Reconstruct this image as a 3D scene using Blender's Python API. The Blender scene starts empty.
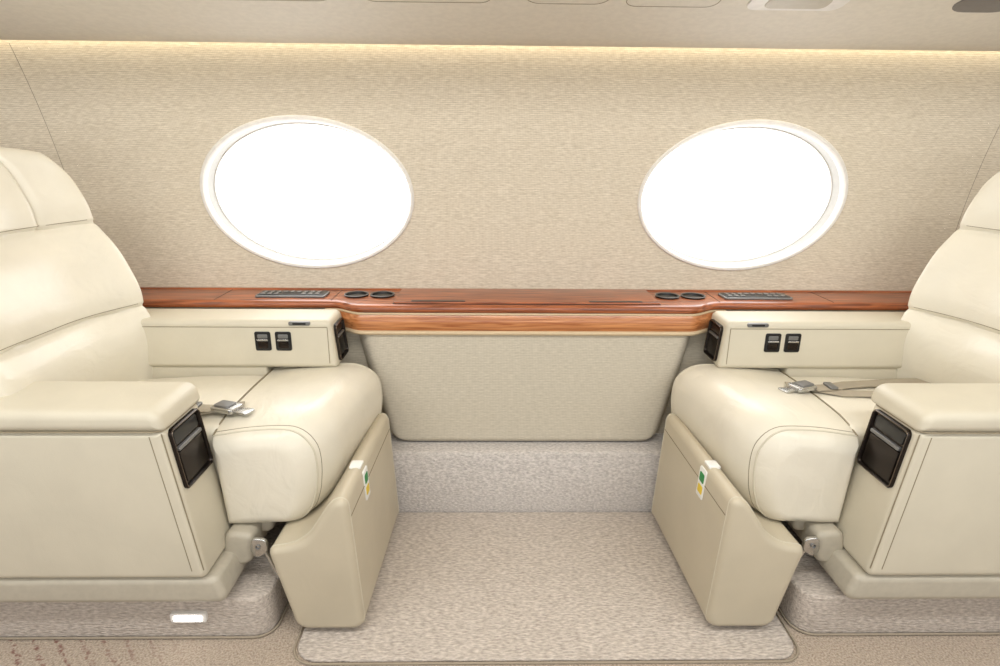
import bpy, bmesh, math, random
from mathutils import Vector, Matrix
random.seed(4)
scene = bpy.context.scene
scene.view_settings.view_transform = 'Standard'

# ------------------------------------------------------------ materials
def lin(c):
    c = c/255.0
    return c/12.92 if c <= 0.04045 else ((c+0.055)/1.055)**2.4
def rgb(r, g, b): return (lin(r), lin(g), lin(b), 1.0)

def new_mat(name):
    m = bpy.data.materials.new(name); m.use_nodes = True
    nt = m.node_tree
    return m, nt, nt.nodes['Principled BSDF']

def coords(nt, scale):
    tc = nt.nodes.new('ShaderNodeTexCoord')
    mp = nt.nodes.new('ShaderNodeMapping')
    mp.inputs['Scale'].default_value = scale
    nt.links.new(tc.outputs['Object'], mp.inputs['Vector'])
    return mp

def noise_mix(nt, bsdf, c1, c2, scale, nscale=1.0, detail=3, lo=0.35, hi=0.65, bump=0.0, bdist=0.002):
    mp = coords(nt, scale)
    n = nt.nodes.new('ShaderNodeTexNoise')
    n.inputs['Scale'].default_value = nscale
    n.inputs['Detail'].default_value = detail
    nt.links.new(mp.outputs[0], n.inputs['Vector'])
    r = nt.nodes.new('ShaderNodeValToRGB')
    r.color_ramp.elements[0].position = lo; r.color_ramp.elements[0].color = c1
    r.color_ramp.elements[1].position = hi; r.color_ramp.elements[1].color = c2
    nt.links.new(n.outputs['Fac'], r.inputs['Fac'])
    nt.links.new(r.outputs['Color'], bsdf.inputs['Base Color'])
    if bump:
        b = nt.nodes.new('ShaderNodeBump')
        b.inputs['Strength'].default_value = bump
        b.inputs['Distance'].default_value = bdist
        nt.links.new(n.outputs['Fac'], b.inputs['Height'])
        nt.links.new(b.outputs['Normal'], bsdf.inputs['Normal'])
    return r, n

def simple(name, col, rough=0.5, metal=0.0, coat=0.0):
    m, nt, b = new_mat(name)
    c2 = tuple(x*0.93 for x in col[:3])+(1,)
    noise_mix(nt, b, c2, col, (1, 1, 1), 60)
    b.inputs['Roughness'].default_value = rough
    b.inputs['Metallic'].default_value = metal
    b.inputs['Coat Weight'].default_value = coat
    return m

def leather(name, col, rough=0.42, wr=0.45):
    m, nt, b = new_mat(name)
    c2 = tuple(x*0.95 for x in col[:3])+(1,)
    noise_mix(nt, b, c2, col, (1, 1, 1), 9, 4)
    mp = coords(nt, (1, 1, 1))
    v = nt.nodes.new('ShaderNodeTexVoronoi'); v.inputs['Scale'].default_value = 420
    nt.links.new(mp.outputs[0], v.inputs['Vector'])
    n2 = nt.nodes.new('ShaderNodeTexNoise'); n2.inputs['Scale'].default_value = 10
    n2.inputs['Detail'].default_value = 3; n2.inputs['Distortion'].default_value = 0.7
    mp2 = coords(nt, (1.5, 0.7, 1.2))
    nt.links.new(mp2.outputs[0], n2.inputs['Vector'])
    b1 = nt.nodes.new('ShaderNodeBump'); b1.inputs['Strength'].default_value = 0.14; b1.inputs['Distance'].default_value = 0.001
    nt.links.new(v.outputs['Distance'], b1.inputs['Height'])
    b2 = nt.nodes.new('ShaderNodeBump'); b2.inputs['Strength'].default_value = wr; b2.inputs['Distance'].default_value = 0.009
    nt.links.new(n2.outputs['Fac'], b2.inputs['Height'])
    nt.links.new(b1.outputs['Normal'], b2.inputs['Normal'])
    nt.links.new(b2.outputs['Normal'], b.inputs['Normal'])
    b.inputs['Roughness'].default_value = rough
    b.inputs['Specular IOR Level'].default_value = 0.55
    return m

M = {}
M['leather'] = leather('cream_leather', rgb(228, 222, 206), 0.31, 0.5)
M['leather_arm'] = leather('beige_leather', rgb(210, 203, 184), 0.44, 0.14)
M['leather_leg'] = leather('tan_leather', rgb(198, 188, 166), 0.44, 0.16)
M['piping'] = simple('leather_piping', rgb(146, 135, 112), 0.55)
M['shell'] = simple('seat_shell_plastic', rgb(188, 181, 165), 0.45)
M['bronze'] = simple('dark_bronze', rgb(44, 36, 31), 0.25, 0.6)
M['steel'] = simple('brushed_steel', rgb(196, 196, 194), 0.25, 0.95)
M['greymetal'] = simple('grey_metal', rgb(132, 132, 132), 0.4, 0.6)
M['trimmetal'] = simple('thin_metal_trim', rgb(110, 100, 90), 0.25, 0.9)
M['black'] = simple('black_plastic', rgb(22, 22, 24), 0.3)
M['darkrecess'] = simple('dark_recess', rgb(38, 33, 30), 0.35)
M['webbing'] = simple('belt_webbing', rgb(172, 162, 144), 0.8)
M['button'] = simple('button_grey', rgb(120, 116, 112), 0.5)
M['white'] = simple('white_trim', rgb(232, 229, 224), 0.45)
M['reveal'] = simple('window_reveal_trim', rgb(160, 157, 150), 0.5)
M['psu'] = simple('overhead_panel_vinyl', rgb(221, 215, 202), 0.6)
M['tagwhite'] = simple('tag_white', rgb(240, 240, 236), 0.5)
M['taggreen'] = simple('tag_green', rgb(40, 140, 70), 0.5)
M['tagyellow'] = simple('tag_yellow', rgb(235, 205, 60), 0.5)
M['inlay'] = simple('pale_inlay', rgb(212, 190, 156), 0.35)
M['seam'] = simple('seam_line', rgb(164, 152, 134), 0.8)  # dull beige of wall seams and carpet edge piping

def fabric(name, c1, c2, sx, sz, bump):
    m, nt, b = new_mat(name)
    r, n = noise_mix(nt, b, c1, c2, (sx, sx, sz), 1.0, 3, 0.25, 0.75, bump, 0.0012)
    b.inputs['Roughness'].default_value = 0.85
    b.inputs['Specular IOR Level'].default_value = 0.2
    mp = coords(nt, (1, 1, 1))
    w = nt.nodes.new('ShaderNodeTexWave'); w.bands_direction = 'Z'
    w.inputs['Scale'].default_value = 55; w.inputs['Distortion'].default_value = 0.6
    w.inputs['Detail'].default_value = 2; w.inputs['Detail Scale'].default_value = 8
    nt.links.new(mp.outputs[0], w.inputs['Vector'])
    w2 = nt.nodes.new('ShaderNodeTexWave'); w2.bands_direction = 'X'
    w2.inputs['Scale'].default_value = 62; w2.inputs['Distortion'].default_value = 1.0
    w2.inputs['Detail'].default_value = 2; w2.inputs['Detail Scale'].default_value = 8
    nt.links.new(mp.outputs[0], w2.inputs['Vector'])
    mx = nt.nodes.new('ShaderNodeMixRGB'); mx.blend_type = 'MULTIPLY'; mx.inputs['Fac'].default_value = 0.14
    nt.links.new(r.outputs['Color'], mx.inputs['Color1'])
    nt.links.new(w.outputs['Color'], mx.inputs['Color2'])
    mx2 = nt.nodes.new('ShaderNodeMixRGB'); mx2.blend_type = 'MULTIPLY'; mx2.inputs['Fac'].default_value = 0.09
    nt.links.new(mx.outputs['Color'], mx2.inputs['Color1'])
    nt.links.new(w2.outputs['Color'], mx2.inputs['Color2'])
    nt.links.new(mx2.outputs['Color'], b.inputs['Base Color'])
    return m
M['wall'] = fabric('woven_wall_fabric', rgb(206, 194, 173), rgb(245, 236, 218), 58, 430, 0.42)
M['dado'] = fabric('woven_dado_fabric', rgb(194, 186, 168), rgb(224, 216, 199), 50, 430, 0.35)

def carpet(name, c1, c2, scale=(1, 1, 1), ns=260, bump=0.9):
    m, nt, b = new_mat(name)
    r, n = noise_mix(nt, b, c1, c2, scale, ns, 4, 0.3, 0.7, bump, 0.006)
    b.inputs['Roughness'].default_value = 0.95
    b.inputs['Specular IOR Level'].default_value = 0.1
    b.inputs['Sheen Weight'].default_value = 0.15
    return m, nt, b, r
M['carpet'] = carpet('loop_carpet', rgb(168, 157, 147), rgb(222, 212, 202), (0.35, 1.0, 1.0), 200)[0]
M['kick'] = carpet('kick_carpet', rgb(178, 172, 168), rgb(224, 218, 213), (0.5, 1, 1), 200)[0]
m, nt, b, r = carpet('aisle_carpet', rgb(154, 137, 121), rgb(210, 195, 178), (1, 1, 1), 200)
mp = coords(nt, (1, 1, 1))
w = nt.nodes.new('ShaderNodeTexWave'); w.bands_direction = 'DIAGONAL'
w.inputs['Scale'].default_value = 11; w.inputs['Distortion'].default_value = 2.5
w.inputs['Detail'].default_value = 3; w.inputs['Detail Scale'].default_value = 3.0
nt.links.new(mp.outputs[0], w.inputs['Vector'])
rp = nt.nodes.new('ShaderNodeValToRGB')
rp.color_ramp.elements[0].position = 0.80; rp.color_ramp.elements[0].color = (0, 0, 0, 1)
rp.color_ramp.elements[1].position = 0.97; rp.color_ramp.elements[1].color = (1, 1, 1, 1)
nt.links.new(w.outputs['Fac'], rp.inputs['Fac'])
n3 = nt.nodes.new('ShaderNodeTexNoise'); n3.inputs['Scale'].default_value = 70
nt.links.new(mp.outputs[0], n3.inputs['Vector'])
rp3 = nt.nodes.new('ShaderNodeValToRGB')
rp3.color_ramp.elements[0].position = 0.42; rp3.color_ramp.elements[1].position = 0.58
nt.links.new(n3.outputs['Fac'], rp3.inputs['Fac'])
sep = nt.nodes.new('ShaderNodeSeparateXYZ'); nt.links.new(mp.outputs[0], sep.inputs[0])
mr = nt.nodes.new('ShaderNodeMapRange')
mr.inputs['From Min'].default_value = -0.80; mr.inputs['From Max'].default_value = -1.20
mr.inputs['To Max'].default_value = 0.9
nt.links.new(sep.outputs['X'], mr.inputs['Value'])
mul = nt.nodes.new('ShaderNodeMath'); mul.operation = 'MULTIPLY'
nt.links.new(rp.outputs['Color'], mul.inputs[0]); nt.links.new(mr.outputs[0], mul.inputs[1])
mul2 = nt.nodes.new('ShaderNodeMath'); mul2.operation = 'MULTIPLY'
nt.links.new(mul.outputs[0], mul2.inputs[0]); nt.links.new(rp3.outputs['Color'], mul2.inputs[1])
mx = nt.nodes.new('ShaderNodeMixRGB'); mx.inputs['Color2'].default_value = rgb(128, 84, 74)
nt.links.new(mul2.outputs[0], mx.inputs['Fac']); nt.links.new(r.outputs['Color'], mx.inputs['Color1'])
nt.links.new(mx.outputs['Color'], b.inputs['Base Color'])
M['aisle'] = m

def wood(name, c1, c2, rough):
    m, nt, b = new_mat(name)
    r, n = noise_mix(nt, b, c1, c2, (3.5, 34, 90), 1.6, 8, 0.34, 0.66)
    n.inputs['Distortion'].default_value = 0.9
    b.inputs['Roughness'].default_value = rough
    b.inputs['Coat Weight'].default_value = 0.35
    b.inputs['Coat Roughness'].default_value = 0.08
    return m
M['wood'] = wood('cherry_veneer', rgb(112, 54, 26), rgb(176, 100, 58), 0.3)
M['wood2'] = wood('light_cherry_veneer', rgb(160, 92, 48), rgb(212, 146, 94), 0.33)

def emis(name, col, st):
    m, nt, b = new_mat(name)
    b.inputs['Emission Color'].default_value = col
    b.inputs['Emission Strength'].default_value = st
    return m
M['cove'] = emis('cove_led', (1.0, 0.86, 0.60, 1), 8)
M['lamp'] = emis('floor_lamp_lens', (1, 0.98, 0.92, 1), 6)

m, nt, b = new_mat('window_pane')
nt.nodes.remove(b)
tr = nt.nodes.new('ShaderNodeBsdfTransparent'); gl = nt.nodes.new('ShaderNodeBsdfGlossy')
gl.inputs['Roughness'].default_value = 0.02
ms = nt.nodes.new('ShaderNodeMixShader'); ms.inputs[0].default_value = 0.04
nt.links.new(tr.outputs[0], ms.inputs[1]); nt.links.new(gl.outputs[0], ms.inputs[2])
nt.links.new(ms.outputs[0], nt.nodes['Material Output'].inputs[0])
M['pane'] = m

# ------------------------------------------------------------ mesh helpers
def mesh_obj(name, verts, faces, mat, parent=None, angle=40):
    me = bpy.data.meshes.new(name)
    bm = bmesh.new()
    vs = [bm.verts.new(v) for v in verts]
    for f in faces:
        try: bm.faces.new([vs[i] for i in f])
        except ValueError: pass
    bmesh.ops.remove_doubles(bm, verts=bm.verts, dist=1e-5)
    bmesh.ops.recalc_face_normals(bm, faces=bm.faces)
    bm.to_mesh(me); bm.free()
    for p in me.polygons: p.use_smooth = True
    me.set_sharp_from_angle(angle=math.radians(angle))
    me.materials.append(mat)
    ob = bpy.data.objects.new(name, me)
    scene.collection.objects.link(ob)
    if parent: attach(ob, parent)
    return ob

def attach(ob, parent):
    ob.parent = parent
    ob.matrix_parent_inverse = Matrix.Translation(-Vector(parent.location))

def empty(name, loc=(0, 0, 0)):
    e = bpy.data.objects.new(name, None); e.location = loc
    e.empty_display_size = 0.1
    scene.collection.objects.link(e)
    return e

def loft(name, sections, mat, parent=None, caps=True, angle=40):
    n = len(sections[0]); verts = []; faces = []
    for s in sections: verts += s
    for i in range(len(sections)-1):
        for j in range(n):
            k = (j+1) % n
            faces.append((i*n+j, i*n+k, (i+1)*n+k, (i+1)*n+j))
    if caps:
        faces.append(tuple(range(n)))
        faces.append(tuple((len(sections)-1)*n+j for j in range(n)))
    return mesh_obj(name, verts, faces, mat, parent, angle)

class RP(list):
    pass

def round_poly(pts, radii, n=6):
    if not hasattr(radii, '__len__'): radii = [radii]*len(pts)
    out = RP(); L = len(pts); out.src = (list(pts), list(radii), n)
    for i in range(L):
        v = Vector(pts[i]); a = Vector(pts[i-1]); c = Vector(pts[(i+1) % L])
        r = radii[i]
        if r <= 0: out.append(tuple(v)); continue
        ra = min(r, (a-v).length*0.49); rc = min(r, (c-v).length*0.49)
        p0 = v+(a-v).normalized()*ra; p2 = v+(c-v).normalized()*rc
        for k in range(n+1):
            t = k/n
            w = 0.75
            d = (1-t)**2+2*w*t*(1-t)+t*t
            out.append(tuple((p0*(1-t)**2+v*2*w*t*(1-t)+p2*t*t)/d))
    return out

def area(p):
    return 0.5*sum(p[i][0]*p[(i+1) % len(p)][1]-p[(i+1) % len(p)][0]*p[i][1] for i in range(len(p)))

def inset(poly, d):
    """offset of the sharp outline, re-rounded: never self-intersects at corners"""
    pts, radii, n = poly.src
    sgn = 1 if area(pts) > 0 else -1
    out = []; L = len(pts)
    for i in range(L):
        a = Vector(pts[i-1]); b = Vector(pts[i]); c = Vector(pts[(i+1) % L])
        e = (b-a).normalized(); f = (c-b).normalized()
        n1 = Vector((-e.y, e.x))*sgn; n2 = Vector((-f.y, f.x))*sgn
        q = n1+n2
        k = max(0.35, 1+n1.dot(n2))
        out.append((b.x+q.x*d/k, b.y+q.y*d/k))
    return round_poly(out, [max(r-d*0.9, 0.0006) if r > 0 else 0 for r in radii], n)

def soft_extrude(name, prof, t0, t1, r, mapf, mat, parent=None, n=6, segs=8, angle=40):
    secs = []
    seq = [(t0+r*(1-math.cos(math.pi/2*k/n)), r*(1-math.sin(math.pi/2*k/n))) for k in range(n+1)]
    mid = [(t0+r+(t1-t0-2*r)*k/segs, 0) for k in range(1, segs)]
    end = [(t1-(t-t0), d) for t, d in reversed(seq)]
    for t, d in seq+mid+end:
        p = inset(prof, d) if d > 1e-6 else prof
        secs.append([mapf(a, b, t) for a, b in p])
    return loft(name, secs, mat, parent, True, angle)

def tube(name, pts, r, mat, parent=None, cyclic=False):
    cu = bpy.data.curves.new(name, 'CURVE'); cu.dimensions = '3D'
    cu.bevel_depth = r; cu.bevel_resolution = 2
    sp = cu.splines.new('POLY'); sp.points.add(len(pts)-1)
    for i, p in enumerate(pts): sp.points[i].co = (p[0], p[1], p[2], 1)
    sp.use_cyclic_u = cyclic
    cu.materials.append(mat)
    ob = bpy.data.objects.new(name, cu); scene.collection.objects.link(ob)
    if parent: attach(ob, parent)
    return ob

def rbox(name, x0, x1, y0, y1, z0, z1, r, mat, parent=None, rc=None):
    rc = rc if rc is not None else r
    prof = round_poly([(x0, y0), (x1, y0), (x1, y1), (x0, y1)], rc, 5)
    return soft_extrude(name, prof, z0, z1, r, lambda a, b, t: (a, b, t), mat, parent, n=4, segs=2)

def lathe(name, prof, c, mat, parent=None, n=32):
    verts = []; faces = []
    m_ = len(prof)
    for i in range(n):
        th = 2*math.pi*i/n
        for (rr, z) in prof:
            verts.append((c[0]+rr*math.cos(th), c[1]+rr*math.sin(th), c[2]+z))
    for i in range(n):
        k = (i+1) % n
        for j in range(m_-1):
            faces.append((i*m_+j, k*m_+j, k*m_+j+1, i*m_+j+1))
    return mesh_obj(name, verts, faces, mat, parent)

def sstep(a, b, x):
    t = max(0, min(1, (x-a)/(b-a))); return t*t*(3-2*t)

# ------------------------------------------------------------ cabin wall with oval windows
def yw(z): return 2.08-0.30*max(0, z-0.72)**2
WX, WZ, WA, WB = 0.725, 1.048, 0.345, 0.243
Z0, Z1 = 0.7245, 1.60
def cell(cx, x0, x1, verts, faces):
    angs = [2*math.pi*i/96 for i in range(96)]
    corners = [math.atan2((zc-WZ), (xc-cx)) % (2*math.pi) for xc in (x0, x1) for zc in (Z0, Z1)]
    for c in corners:
        i = min(range(len(angs)), key=lambda q: abs(angs[q]-c)); angs[i] = c
    angs.sort()
    R = 10
    base = len(verts)
    for th in angs:
        dx, dz = math.cos(th), math.sin(th)
        t = 1e9
        if dx > 1e-9: t = min(t, (x1-cx)/dx)
        if dx < -1e-9: t = min(t, (x0-cx)/dx)
        if dz > 1e-9: t = min(t, (Z1-WZ)/dz)
        if dz < -1e-9: t = min(t, (Z0-WZ)/dz)
        ox, oz = cx+dx*t, WZ+dz*t
        te = 1/math.sqrt((dx/WA)**2+(dz/WB)**2)
        ix, iz = cx+dx*te, WZ+dz*te
        for k in range(R+1):
            f = k/R
            x = ix+(ox-ix)*f; z = iz+(oz-iz)*f
            verts.append((x, yw(z), z))
    n = len(angs)
    for i in range(n):
        j = (i+1) % n
        for k in range(R):
            faces.append((base+i*(R+1)+k, base+j*(R+1)+k, base+j*(R+1)+k+1, base+i*(R+1)+k+1))
verts, faces = [], []
cell(-WX, -1.45, 0, verts, faces)
cell(WX, 0, 1.45, verts, faces)
for sx in (-1, 1):
    b0 = len(verts); nz = 24; xs = [1.45, 2.0, 2.6]
    for x in xs:
        for i in range(nz+1):
            z = Z0+(Z1-Z0)*i/nz; verts.append((sx*x, yw(z), z))
    for a in range(len(xs)-1):
        for i in range(nz):
            faces.append((b0+a*(nz+1)+i, b0+(a+1)*(nz+1)+i, b0+(a+1)*(nz+1)+i+1, b0+a*(nz+1)+i+1))
mesh_obj('wall_back', verts, faces, M['wall'])

def ring(name, sx, prof, mat, win):
    N = 128; vs = []; fs = []; P = len(prof)
    for k in range(N):
        th = 2*math.pi*k/N
        for (da, dy) in prof:
            vs.append((sx*WX+(WA+da)*math.cos(th), yw(WZ+WB*math.sin(th))+dy, WZ+(WB+da)*math.sin(th)))
    for k in range(N):
        j = (k+1) % N
        for q in range(P-1): fs.append((k*P+q, j*P+q, j*P+q+1, k*P+q+1))
    mesh_obj(name, vs, fs, mat, win)
for i, sx in enumerate((-1, 1)):
    win = empty('window_%d' % (i+1), (sx*WX, 2.06, WZ))
    ring('bezel', sx, [(0.007, 0.002), (0.0065, -0.004), (0.003, -0.0075), (-0.004, -0.007), (-0.009, 0.000), (-0.012, 0.014)], M['white'], win)
    ring('reveal', sx, [(-0.0115, 0.013), (-0.0125, 0.030), (-0.014, 0.056)], M['reveal'], win)
    ring('inner_rim', sx, [(-0.014, 0.056), (-0.017, 0.057), (-0.018, 0.062), (-0.019, 0.095)], M['white'], win)
    N = 96
    vs = [(sx*WX+(WA-0.017)*math.cos(2*math.pi*k/N), yw(WZ+WB*math.sin(2*math.pi*k/N))+0.07, WZ+(WB-0.017)*math.sin(2*math.pi*k/N)) for k in range(N)]
    mesh_obj('pane', vs, [tuple(range(N))], M['pane'], win)

for i, x in enumerate((-1.50, 1.49)):
    tube('trim_%d' % (i+1), [(x, yw(z)+0.0004, z) for z in [0.735+0.745*k/20 for k in range(21)]], 0.0013, M['seam'])

# ------------------------------------------------------------ side ledge console
con = empty('side_ledge_console', (0, 1.95, 0.7))
loft('lower_side_panel', [[(x, 1.935, 0.236), (x, 1.935, 0.698), (x, 1.96, 0.698), (x, 1.96, 0.236)] for x in (-2.6, 2.6)], M['dado'], con)
def yf(x): return 1.85+0.055*sstep(0.53, 0.63, abs(x))
xs = [-2.6, -1.5, -0.8]+[-0.66+0.02*i for i in range(67)]+[0.8, 1.5, 2.6]
secs = []
for x in xs:
    f = yf(x)
    secs.append([(x, f+0.012, 0.698), (x, f+0.002, 0.701), (x, f-0.002, 0.708), (x, f-0.001, 0.716), (x, f+0.006, 0.7225),
                 (x, f+0.02, 0.724), (x, 2.066, 0.724), (x, 2.070, 0.7285), (x, 2.0798, 0.7285), (x, 2.0798, 0.698)])
loft('ledge_top', secs, M['wood'], con)
xf = [x for x in xs if abs(x) < 0.67]
def strip(name, z0, z1, off, mat, bow=0.0, th=0.012):
    s = []
    for x in xf:
        f = yf(x)+off
        pts = []
        for k in range(9):
            t = k/8
            pts.append((x, f-bow*math.sin(math.pi*t), z0+(z1-z0)*t))
        pts += [(x, f+th, z1), (x, f+th, z0)]
        s.append(pts)
    loft(name, s, mat, con)
strip('bead_inlay', 0.692, 0.699, 0.003, M['inlay'], 0.002)
strip('fascia', 0.640, 0.692, 0.005, M['wood2'], 0.009)
strip('fascia_lower_lip', 0.626, 0.640, 0.001, M['inlay'], 0.005)
rbox('table_lid', -0.43, 0.43, 1.872, 2.062, 0.7235, 0.731, 0.003, M['wood'], con, 0.006)
rbox('table_lid_seam', -0.433, 0.433, 1.869, 2.065, 0.7232, 0.7255, 0.001, M['darkrecess'], con, 0.006)
for sx in (-1, 1):
    rbox('table_slot', min(sx*0.20, sx*0.375), max(sx*0.20, sx*0.375), 1.876, 1.892, 0.730, 0.7325, 0.001, M['black'], con, 0.006)
    for cx in (0.484, 0.572):
        lathe('cup_holder', [(0.040, 0), (0.041, 0.004), (0.038, 0.006), (0.034, 0.005), (0.033, 0.001), (0.0, 0.001)], (sx*cx, 1.985, 0.724), M['black'], con)
        tube('cup_rim', [(sx*cx+0.0395*math.cos(t*math.pi/16), 1.985+0.0395*math.sin(t*math.pi/16), 0.7295) for t in range(32)], 0.0016, M['greymetal'], con, True)
    x0, x1 = sorted((sx*0.668, sx*0.90))
    rbox('control_panel', x0, x1, 1.945, 2.02, 0.7238, 0.732, 0.003, M['greymetal'], con, 0.01)
    rbox('control_panel_face', x0+0.006, x1-0.006, 1.950, 2.015, 0.731, 0.7335, 0.001, M['black'], con, 0.008)
    for a in range(9):
        for b_ in range(2):
            bx = x0+0.022+a*0.0225
            if a in (3, 4, 5) and b_ == 0: continue
            rbox('control_button', bx-0.007, bx+0.007, 1.957+b_*0.028, 1.975+b_*0.028, 0.7333, 0.736, 0.001, M['button'], con, 0.003)
    for jx in (0.64, 1.02):
        tube('ledge_joint', [(sx*jx, yf(jx)+0.012, 0.7243), (sx*jx, 2.065, 0.7243)], 0.0009, M['darkrecess'], con)

vs = []; fs = []; NX, NZ = 60, 40
zt, zb = 0.634, 0.238
for j in range(NZ+1):
    t = j/NZ; t = 1-(1-t)**1.6
    z = zt+(zb-zt)*t
    wdt = 0.565-0.090*((zt-z)/(zt-zb))**1.1
    d = z-zb
    if d < 0.04: wdt -= 0.04-math.sqrt(max(0, 0.04**2-(0.04-d)**2))
    for i in range(NX+1):
        p = math.sin(math.pi/2*(2*i/NX-1))
        y = 1.862+0.07*max(0, (abs(p)-0.90)/0.10)**2
        if d < 0.012: y += (0.012-d)*0.8
        vs.append((wdt*p, y, z))
for j in range(NZ):
    for i in range(NX):
        fs.append((j*(NX+1)+i, j*(NX+1)+i+1, (j+1)*(NX+1)+i+1, (j+1)*(NX+1)+i))
mesh_obj('dado_panel', vs, fs, M['dado'], con)

loft('baseboard_back', [[(x, 1.80, 0.0), (x, 1.803, 0.222), (x, 1.808, 0.228), (x, 1.82, 0.231), (x, 1.96, 0.232), (x, 1.96, 0.0)] for x in (-2.6, 2.6)], M['kick'])

# ------------------------------------------------------------ floor
loft('floor', [[(x, -0.4, -0.03), (x, 1.96, -0.03), (x, 1.96, 0.0), (x, -0.4, 0.0)] for x in (-2.6, 2.6)], M['aisle'])
prof = round_poly([(-0.60, 1.17), (0.655, 1.17), (0.655, 1.797), (-0.60, 1.797)], [0.06, 0.06, 0.005, 0.005], 8)
soft_extrude('carpet_inlay', prof, 0.0, 0.006, 0.004, lambda a, b, t: (a, b, t), M['carpet'], None, 4, 2)
edge = [(-0.607, 1.79, 0.003)]+[(a, b, 0.003) for a, b in round_poly([(-0.607, 1.79), (-0.607, 1.163), (0.662, 1.163), (0.662, 1.79)], [0, 0.06, 0.06, 0], 8)[1:-1]]+[(0.662, 1.79, 0.003)]
tube('carpet_border_piping', edge, 0.003, M['seam'], None)

# ------------------------------------------------------------ overhead panel
pz = lambda y: 1.480+0.215*(1.86-y)-0.02*(1.86-y)**2
prof = [(1.866, 1.56), (1.866, 1.492), (1.862, 1.483), (1.854, 1.4802)]+[(y, pz(y)) for y in (1.80, 1.7, 1.6, 1.5, 1.35, 1.2)]+[(1.1, 1.70), (0.8, 1.86), (0.8, 1.9), (1.866, 1.9)]
psu = loft('overhead_panel', [[(x, y, z) for y, z in prof] for x in (-2.6, 0, 2.6)], M['psu'], None)
loft('ceiling', [[(x, -0.4, 1.88), (x, 0.79, 1.88), (x, 0.79, 1.92), (x, -0.4, 1.92)] for x in (-2.6, 2.6)], M['psu'])
def onpanel(name, x0, x1, y0, y1, h, mat, rc):
    prof = round_poly([(x0, y0), (x1, y0), (x1, y1), (x0, y1)], rc, 6)
    return soft_extrude(name, prof, -0.001, h, min(0.002, h*0.4), lambda a, b, t: (a, b, pz(b)-t), mat, psu, 4, 2)
def outline(name, x0, x1, y0, y1, rc):
    prof = round_poly([(x0, y0), (x1, y0), (x1, y1), (x0, y1)], rc, 8)
    tube(name, [(a, b, pz(b)+0.0004) for a, b in prof], 0.0014, M['piping'], psu, True)
onpanel('service_light', 0.49, 0.72, 1.53, 1.612, 0.004, M['white'], 0.03)
onpanel('service_light_lens', 0.53, 0.68, 1.545, 1.598, 0.006, M['shell'], 0.02)
outline('mask_door', 0.20, 0.42, 1.50, 1.608, 0.03)
outline('mask_door', -0.04, 0.16, 1.48, 1.60, 0.04)
outline('mask_door', -0.42, -0.12, 1.48, 1.600, 0.03)
outline('mask_door', -0.85, -0.50, 1.48, 1.600, 0.03)
onpanel('speaker_grille', 0.98, 1.14, 1.52, 1.612, 0.003, M['button'], 0.05)
outline('mask_door', 1.22, 1.5, 1.50, 1.62, 0.02)
loft('cove_light_strip', [[(x, 1.868, 1.500), (x, 1.880, 1.500), (x, 1.880, 1.510), (x, 1.868, 1.510)] for x in (-2.6, 2.6)], M['cove'])

# ------------------------------------------------------------ seats
def afront(z): return 0.775+(z-0.21)*0.1264

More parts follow.
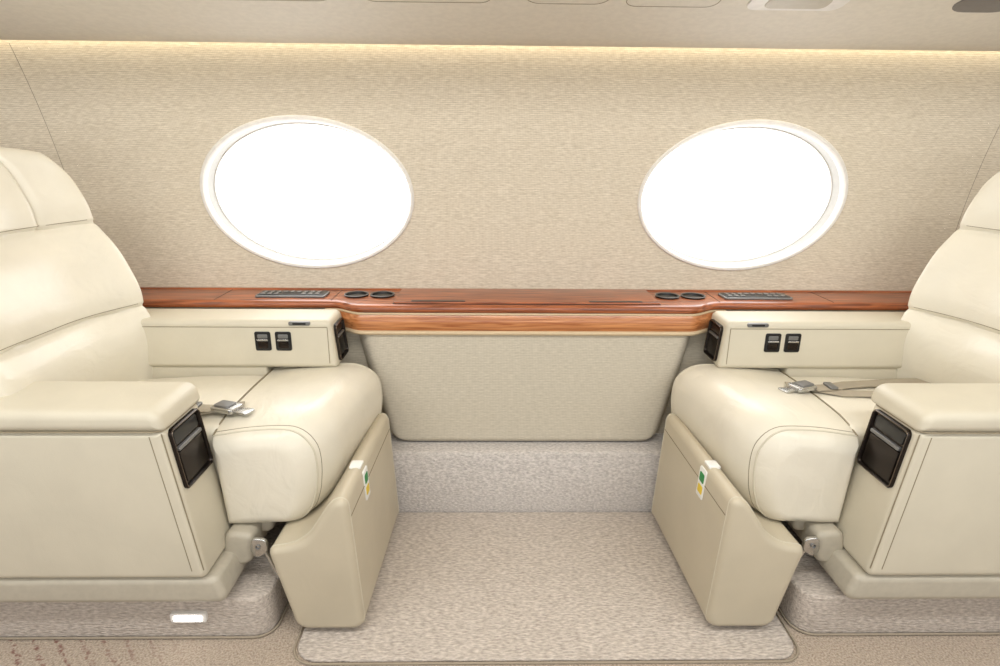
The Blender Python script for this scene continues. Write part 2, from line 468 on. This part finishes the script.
def build_seat(s, belt):
    root = empty('airplane_seat', (s*1.0, 1.52, 0.0))
    mp = lambda a, z, t: (s*a, t, z)
    body = round_poly([(afront(0.215), 0.215), (afront(0.602), 0.602), (1.62, 0.602), (1.62, 0.215)], [0.02, 0.012, 0.02, 0.03], 6)
    soft_extrude('aisle_arm_panel', body, 1.203, 1.378, 0.016, mp, M['leather_arm'], root, 6, 3)
    pad = round_poly([(afront(0.60)-0.006, 0.600), (afront(0.652)-0.004, 0.652), (1.62, 0.652), (1.62, 0.600)], [0.012, 0.03, 0.03, 0.01], 7)
    soft_extrude('aisle_arm_pad', pad, 1.197, 1.395, 0.022, mp, M['leather_arm'], root, 8, 3)
    tube('arm_seam', [(s*1.62, 1.2015, 0.602), (s*(afront(0.602)+0.02), 1.2015, 0.602), (s*(afront(0.602)+0.004), 1.208, 0.602),
                      (s*(afront(0.602)-0.001), 1.225, 0.602), (s*(afront(0.602)-0.001), 1.36, 0.602)], 0.0022, M['piping'], root)
    tube('panel_stitch', [(s*(afront(z)+0.030), 1.2030, z) for z in (0.59, 0.45, 0.3, 0.24)], 0.0011, M['piping'], root)
    tube('panel_edge_piping', [(s*(afront(z)+0.004), 1.2070, z) for z in (0.595, 0.45, 0.3, 0.24)], 0.0015, M['piping'], root)
    tube('pad_stitch', [(s*1.60, 1.214, 0.6480), (s*(afront(0.64)+0.035), 1.214, 0.6480)], 0.0009, M['piping'], root)
    def tray(prefix, y0, y1, z0, z1, af):
        def mk(nm, c, h0, h1, mat, rc):
            p = round_poly(c, rc, 6)
            soft_extrude(nm, p, h0, h1, 0.0015, lambda a, b, t: (s*(af(b)-t), a, b), mat, root, 3, 1)
        o = round_poly([(y0, z0), (y1, z0), (y1, z1), (y0, z1)], 0.014, 6)
        i_ = inset(o, 0.006)
        secs = [[(s*(af(b)+0.002), a, b) for a, b in o], [(s*(af(b)-0.006), a, b) for a, b in o], [(s*(af(b)-0.008), a, b) for a, b in inset(o, 0.002)],
                [(s*(af(b)-0.007), a, b) for a, b in i_], [(s*(af(b)-0.001), a, b) for a, b in inset(o, 0.008)]]
        loft(prefix+'_frame', secs, M['bronze'], root, True)
        tube(prefix+'_rim', [(s*(af(b)-0.0078), a, b) for a, b in inset(o, 0.003)], 0.0013, M['trimmetal'], root, True)
        mk(prefix+'_flap', [(y0+0.014, z0+0.014), (y1-0.014, z0+0.014), (y1-0.014, z0+(z1-z0)*0.60), (y0+0.014, z0+(z1-z0)*0.60)], 0.0, 0.005, M['bronze'], 0.006)
        mk(prefix+'_pull', [(y0+0.014, z0+(z1-z0)*0.62), (y1-0.014, z0+(z1-z0)*0.62), (y1-0.014, z0+(z1-z0)*0.68), (y0+0.014, z0+(z1-z0)*0.68)], 0.0, 0.008, M['greymetal'], 0.003)
        mk(prefix+'_slot', [(y0+0.014, z0+(z1-z0)*0.72), (y1-0.014, z0+(z1-z0)*0.72), (y1-0.014, z1-0.012), (y0+0.014, z1-0.012)], 0.0, 0.0035, M['black'], 0.006)
    tray('ashtray', 1.222, 1.358, 0.445, 0.595, afront)
    wb = round_poly([(0.576, 0.548), (0.590, 0.702), (1.30, 0.702), (1.30, 0.548)], [0.014, 0.018, 0.02, 0.02], 6)
    soft_extrude('wall_arm', wb, 1.752, 1.898, 0.016, mp, M['leather_arm'], root, 6, 3)
    lower = round_poly([(0.80, 0.30), (0.80, 0.56), (1.28, 0.56), (1.28, 0.30)], 0.01, 4)
    soft_extrude('wall_arm_lower', lower, 1.765, 1.895, 0.01, mp, M['leather_arm'], root, 4, 2)
    tube('wall_arm_seam', [(s*0.60, 1.7518, 0.680), (s*1.25, 1.7518, 0.680)], 0.0012, M['piping'], root)
    tube('wall_arm_seam', [(s*0.600, 1.7518, z) for z in (0.565, 0.680)], 0.0012, M['piping'], root)
    tray('wall_ashtray', 1.775, 1.878, 0.562, 0.680, lambda z: 0.576+(z-0.548)*0.091)
    def plate(nm, a0, a1, z0, z1, h0, h1, mat, rc):
        p = round_poly([(a0, z0), (a1, z0), (a1, z1), (a0, z1)], rc, 6)
        soft_extrude(nm, p, 1.752-h1, 1.752-h0, 0.001, mp, mat, root, 3, 1)
    for a in (0.735, 0.797):
        plate('switch_frame', a-0.024, a+0.024, 0.606, 0.666, -0.002, 0.003, M['black'], 0.006)
        plate('switch_rocker', a-0.015, a+0.015, 0.614, 0.636, 0.002, 0.005, M['bronze'], 0.004)
        plate('switch_handle', a-0.017, a+0.017, 0.638, 0.643, 0.002, 0.008, M['steel'], 0.002)
        plate('switch_rocker', a-0.015, a+0.015, 0.645, 0.658, 0.002, 0.004, M['greymetal'], 0.003)
    plate('seat_control_pill', 0.650, 0.715, 0.686, 0.698, -0.012, 0.0035, M['greymetal'], 0.005)
    plate('seat_control_button', 0.662, 0.703, 0.689, 0.695, 0.003, 0.005, M['black'], 0.003)
    # ---- seat cushion
    YN, YF = 1.335, 1.828
    def nose(a, z, t):
        k = (t-YN)/(YF-YN)
        w = max(0, min(1, (0.80-a)/0.3))
        a2 = a+w*(0.45-k)*0.075
        z2 = z+(0.008*math.sin(math.pi*max(0, min(1, k))) if z > 0.45 else 0)
        e = max(0, 1-(t-YN)/0.13)
        a2 += w*e*e*0.05
        if z > 0.4: z2 -= 0.028*e*e
        if z < 0.4: z2 -= 0.022*(1-k)
        e2 = max(0, 1-(YF-t)/0.07)
        a2 += w*e2*e2*0.02
        return (s*a2, t, z2)
    np_ = round_poly([(0.778, 0.285), (0.796, 0.527), (0.64, 0.548), (0.500, 0.542), (0.476, 0.42), (0.520, 0.292)],
                     [0.012, 0.010, 0.08, 0.080, 0.08, 0.06], 8)
    soft_extrude('cushion_nose', np_, YN, YF, 0.034, nose, M['leather'], root, 8, 18, 60)
    pp = round_poly([(0.79, 0.36), (0.79, 0.526), (0.95, 0.526), (1.30, 0.505), (1.30, 0.36)], [0.01, 0.012, 0.1, 0.02, 0.02], 6)
    soft_extrude('cushion_pad', pp, 1.376, 1.760, 0.02, lambda a, z, t: (s*a, t, z+(0.010*math.sin(math.pi*(t-1.376)/0.384) if z > 0.45 else 0)), M['leather'], root, 6, 12, 60)
    for yy in (YN+0.030, YF-0.030):
        tube('cushion_piping', [nose(a, z, yy) for a, z in inset(np_, 0.0002)], 0.0026, M['leather_arm'], root, True)
    tube('cushion_stitch', [nose(a, z, YN+0.042) for a, z in inset(np_, 0.0)], 0.0009, M['piping'], root, True)
    tube('roll_seam', [nose(0.794, 0.527, YN+0.03+(YF-YN-0.07)*k/10) for k in range(11)], 0.0022, M['piping'], root)
    # ---- frame, base shell, leg rest
    fr = round_poly([(0.68, 0.22), (0.68, 0.28), (1.45, 0.37), (1.45, 0.22)], 0.02, 4)
    soft_extrude('seat_frame', fr, 1.379, 1.76, 0.012, mp, M['shell'], root, 4, 2)
    bs = round_poly([(0.735, 0.140), (0.757, 0.214), (1.62, 0.214), (1.62, 0.140)], [0.03, 0.012, 0.02, 0.02], 6)
    soft_extrude('base_shell', bs, 1.207, 1.77, 0.018, mp, M['shell'], root, 6, 3)
    br = round_poly([(0.715, 0.175), (0.705, 0.262), (0.775, 0.27), (0.80, 0.16)], 0.02, 5)
    soft_extrude('shell_return', br, 1.31, 1.74, 0.015, mp, M['shell'], root, 5, 2)
    lp = round_poly([(0.418, 0.020), (0.440, 0.398), (0.475, 0.398), (0.555, 0.275), (0.645, 0.262), (0.590, 0.020)],
                    [0.03, 0.022, 0.03, 0.05, 0.022, 0.03], 6)
    # the leg rest sits slightly skewed under the cushion
    def leg(a, z, t): return (s*(a+(1.765-t)*0.035-0.012), t, z)
    soft_extrude('leg_rest', lp, 1.250, 1.765, 0.018, leg, M['leather_leg'], root, 6, 4)
    lpi = inset(lp, 0.0004)
    for yy in (1.268, 1.747):
        tube('leg_rest_piping', [leg(a, z, yy) for a, z in lpi], 0.0018, M['leather_arm'], root, True)
    tube('leg_rest_seam', [leg(0.4365, 0.345, 1.27), leg(0.4365, 0.345, 1.745)], 0.0013, M['piping'], root)
    def tg(a, b, t): return leg(0.418+(b-0.02)*0.0582-t, b, a)
    for nm, y0, y1, z0, z1, h, mt in (('tag', 1.405, 1.447, 0.300, 0.385, 0.0025, 'tagwhite'),
                                      ('tag_mark', 1.411, 1.441, 0.345, 0.372, 0.0033, 'taggreen'),
                                      ('tag_mark', 1.411, 1.441, 0.312, 0.336, 0.0033, 'tagyellow')):
        p = round_poly([(y0, z0), (y1, z0), (y1, z1), (y0, z1)], 0.005, 4)
        soft_extrude(nm, p, -0.002, h, 0.0006, tg, M[mt], root, 2, 1)
    p = round_poly([(1.408, 0.444), (1.444, 0.444), (1.444, 0.475), (1.408, 0.475)], 0.003, 3)
    soft_extrude('tag_strap', p, 0.394, 0.4005, 0.001, lambda a, b, t: leg(b, t, a), M['tagwhite'], root, 2, 1)
    for yy in (1.290, 1.70):
        hp = round_poly([(0.662, 0.228), (0.664, 0.262), (0.70, 0.266), (0.708, 0.225), (0.69, 0.208)], 0.010, 4)
        soft_extrude('hinge_plate', hp, yy, yy+0.012, 0.003, mp, M['steel'], root, 3, 1)
        tube('hinge_link', [(s*0.685, yy+0.018, 0.24), (s*0.655, yy+0.018, 0.16), (s*0.612, yy+0.018, 0.075)], 0.006, M['steel'], root)
        tube('hinge_pin', [(s*0.685, yy-0.004, 0.243), (s*0.685, yy+0.020, 0.243)], 0.006, M['greymetal'], root)
        tube('foot_pin', [(s*0.612, yy-0.004, 0.060), (s*0.612, yy+0.030, 0.060)], 0.009, M['steel'], root)
    # ---- carpeted plinth with floor lamp
    pl = round_poly([(0.66, 1.25), (1.55, 1.25), (1.55, 1.78), (0.66, 1.78)], [0.05, 0.05, 0.02, 0.02], 6)
    soft_extrude('plinth', pl, 0.0, 0.120, 0.008, lambda a, b, t: (s*a, b, t), M['carpet'], root, 4, 2)
    tube('plinth_piping', [(s*a, b, 0.005) for a, b in inset(pl, -0.004)], 0.003, M['seam'], root, True)
    if s < 0:
        rb = round_poly([(0.815, 0.056), (0.905, 0.056), (0.905, 0.084), (0.815, 0.084)], 0.006, 4)
        soft_extrude('floor_lamp_housing', rb, 1.240, 1.252, 0.002, mp, M['white'], root, 3, 1)
        rb = round_poly([(0.825, 0.062), (0.895, 0.062), (0.895, 0.078), (0.825, 0.078)], 0.004, 4)
        soft_extrude('floor_lamp_lens', rb, 1.237, 1.243, 0.001, mp, M['lamp'], root, 3, 1)
    # ---- backrest
    NT, NH = 80, 130
    zlo, zhi = 0.47, 1.205
    def edge_line(z):
        pts = [(0.40, 1.15), (0.47, 1.145), (0.55, 1.13), (0.65, 1.112), (0.73, 1.128), (0.80, 1.142), (0.90, 1.180), (0.98, 1.228), (1.08, 1.250), (1.30, 1.315)]
        for (z0, a0), (z1, a1) in zip(pts, pts[1:]):
            if z <= z1:
                f = (z-z0)/(z1-z0); return a0+(a1-a0)*f
        return pts[-1][1]
    def se(z): return sum(edge_line(z+d) for d in (-0.03, -0.015, 0, 0.015, 0.03))/5
    seams = [0.725, 0.975]
    def point(t, z, side):
        hw = 0.262-0.030*sstep(0.9, 1.2, z)
        y = 1.535+hw*t
        fall = abs(t)**2.4 if t > 0 else 0.30*abs(t)**3
        rec = 0.135*(1-fall)*(0.75+0.25*sstep(0.5, 0.8, z))
        E = (max(0, 1-abs(t)**9))**(1/3.2)
        hz = (z-zlo)/(zhi-zlo)
        Eh = (max(0, 1-hz**18))**(1/2.4)
        th = 0.075*E*Eh
        am = se(z)+0.060+rec
        if side > 0:
            return (s*(am+th*0.9), y, z)
        g = 0
        for zs in seams:
            d = abs(z-zs-0.012*t*t)
            g += 0.014*math.exp(-(d/0.007)**2)+0.012*math.exp(-(d/0.035)**2)
        if z > 0.975:
            g += 0.012*math.exp(-((abs(t)-0.52+0.10*(z-1.1))/0.022)**2)
        return (s*(am-th+g*E*Eh), y, z)
    verts = []; faces = []
    ts = [math.sin(math.pi/2*(2*i/NT-1)) for i in range(NT+1)]
    zs = []
    for j in range(NH+1):
        f = j/NH; f = f if f < 0.85 else 0.85+0.15*math.sin(math.pi/2*(f-0.85)/0.15)
        zs.append(zlo+(zhi-zlo)*f)
    for side in (-1, 1):
        for z in zs:
            for t in ts:
                p = point(t, z, side)
                c = sstep(1.10, 1.205, z)
                lim = 1-0.13*c*c
                y = 1.535+(p[1]-1.535)*lim
                verts.append((p[0], y, p[2]-0.022*abs(t)**3*sstep(1.0, 1.2, z)))
    W = NT+1; off = (NH+1)*W
    for j in range(NH):
        for i in range(NT):
            faces.append((j*W+i, j*W+i+1, (j+1)*W+i+1, (j+1)*W+i))
            faces.append((off+j*W+i, off+j*W+i+1, off+(j+1)*W+i+1, off+(j+1)*W+i))
    for i in range(NT):
        faces.append((i, i+1, off+i+1, off+i))
        faces.append((NH*W+i, NH*W+i+1, off+NH*W+i+1, off+NH*W+i))
    for j in range(NH):
        faces.append((j*W, (j+1)*W, off+(j+1)*W, off+j*W))
        faces.append((j*W+NT, (j+1)*W+NT, off+(j+1)*W+NT, off+j*W+NT))
    mesh_obj('backrest', verts, faces, M['leather'], root, 60)
    for zs_, dz in ((0.725, 0.012), (0.975, 0.012)):
        pts = [point(t, zs_+0.012*t*t+dz, -1) for t in [-0.9+1.8*k/40 for k in range(41)]]
        tube('backrest_stitch', pts, 0.0009, M['piping'], root)
    # ---- seat belt
    bx, by = belt
    def ribbon(nm, pts, w, mat, th=0.0022):
        secs = []
        for i, p in enumerate(pts):
            a = Vector(pts[max(0, i-1)]); c = Vector(pts[min(len(pts)-1, i+1)])
            d = (c-a); d.z = 0; d.normalize(); nrm = Vector((-d.y, d.x, 0))*w/2
            p = Vector(p)
            secs.append([tuple(p-nrm), tuple(p+nrm), tuple(p+nrm+Vector((0, 0, th))), tuple(p-nrm+Vector((0, 0, th)))])
        loft(nm, secs, mat, root)
    zc = 0.539
    ribbon('belt_strap', [(s*1.24, by+0.10, 0.53), (s*1.12, by+0.08, 0.536), (s*(bx+0.16), by+0.045, zc), (s*(bx+0.08), by+0.012, zc+0.004), (s*(bx+0.03), by, zc+0.008)], 0.046, M['webbing'])
    ribbon('belt_strap', [(s*1.20, by-0.03, 0.53), (s*(bx+0.20), by-0.025, zc), (s*(bx+0.10), by-0.02, zc), (s*(bx+0.02), by+0.02, zc+0.004), (s*(bx-0.03), by+0.035, zc+0.004)], 0.044, M['webbing'])
    bk = round_poly([(bx-0.035, by-0.026), (bx+0.035, by-0.026), (bx+0.035, by+0.026), (bx-0.035, by+0.026)], 0.010, 5)
    rot = lambda a, b, t: (s*(bx+(a-bx)*0.94-(b-by)*0.34), by+(b-by)*0.94+(a-bx)*0.34, t)
    soft_extrude('belt_buckle', bk, zc+0.006, zc+0.020, 0.004, rot, M['steel'], root, 4, 1)
    bk2 = round_poly([(bx-0.018, by-0.018), (bx+0.028, by-0.018), (bx+0.028, by+0.018), (bx-0.018, by+0.018)], 0.006, 5)
    soft_extrude('belt_buckle_flap', bk2, zc+0.018, zc+0.024, 0.002, rot, M['greymetal'], root, 4, 1)
    soft_extrude('belt_tongue', round_poly([(bx-0.075, by-0.020), (bx-0.030, by-0.014), (bx-0.030, by+0.014), (bx-0.075, by+0.020)], 0.008, 4), zc+0.009, zc+0.013, 0.001, rot, M['steel'], root, 3, 1)
    rbox('belt_adjuster', min(s*(bx+0.08), s*(bx+0.105)), max(s*(bx+0.08), s*(bx+0.105)), by-0.008, by+0.040, zc+0.006, zc+0.013, 0.003, M['greymetal'], root, 0.006)
    return root

seat_a = build_seat(-1, (0.790, 1.448))
seat_b = build_seat(1, (0.765, 1.60))
seat_a.location.x -= 0.014
seat_b.location.x += 0.018

# ------------------------------------------------------------ lights
world = bpy.data.worlds.new('sky'); scene.world = world; world.use_nodes = True
nt = world.node_tree; bg = nt.nodes['Background']
tc = nt.nodes.new('ShaderNodeTexCoord'); sp = nt.nodes.new('ShaderNodeSeparateXYZ')
nt.links.new(tc.outputs['Generated'], sp.inputs[0])
mr = nt.nodes.new('ShaderNodeMapRange')
mr.inputs['From Min'].default_value = 0.0; mr.inputs['From Max'].default_value = 0.35
mr.inputs['To Min'].default_value = 0.40; mr.inputs['To Max'].default_value = 5.0
nt.links.new(sp.outputs['Y'], mr.inputs['Value'])
nt.links.new(mr.outputs[0], bg.inputs['Strength'])
bg.inputs['Color'].default_value = (1.0, 0.995, 0.985, 1)

def arealight(name, loc, rot, sx, sy, energy, col=(1, 1, 1)):
    l = bpy.data.lights.new(name, 'AREA'); l.shape = 'RECTANGLE'; l.size = sx; l.size_y = sy
    l.energy = energy; l.color = col
    o = bpy.data.objects.new(name, l); o.location = loc; o.rotation_euler = rot
    scene.collection.objects.link(o); return o
arealight('ceiling_fill_light', (0, 0.50, 1.86), (math.radians(20), 0, 0), 4.0, 0.2, 36, (1, 0.985, 0.955))  # unseen area light added under the ceiling to light the camera side
arealight('rear_fill_light', (0, -0.35, 1.15), (math.radians(90), 0, 0), 4.0, 0.5, 16, (1, 1, 0.98))  # added fill behind the camera, stands in for unseen opposite windows

# ------------------------------------------------------------ camera
cam = bpy.data.cameras.new('camera'); cam.lens = 21.6; cam.sensor_width = 36; cam.clip_start = 0.02
co = bpy.data.objects.new('camera', cam); scene.collection.objects.link(co)
R = Matrix.Rotation(math.radians(-1.0), 4, 'Z') @ Matrix.Rotation(math.radians(90-17), 4, 'X') @ Matrix.Rotation(math.radians(0.5), 4, 'Z')
co.matrix_world = Matrix.Translation((-0.12, 0, 1.2)) @ R
scene.camera = co
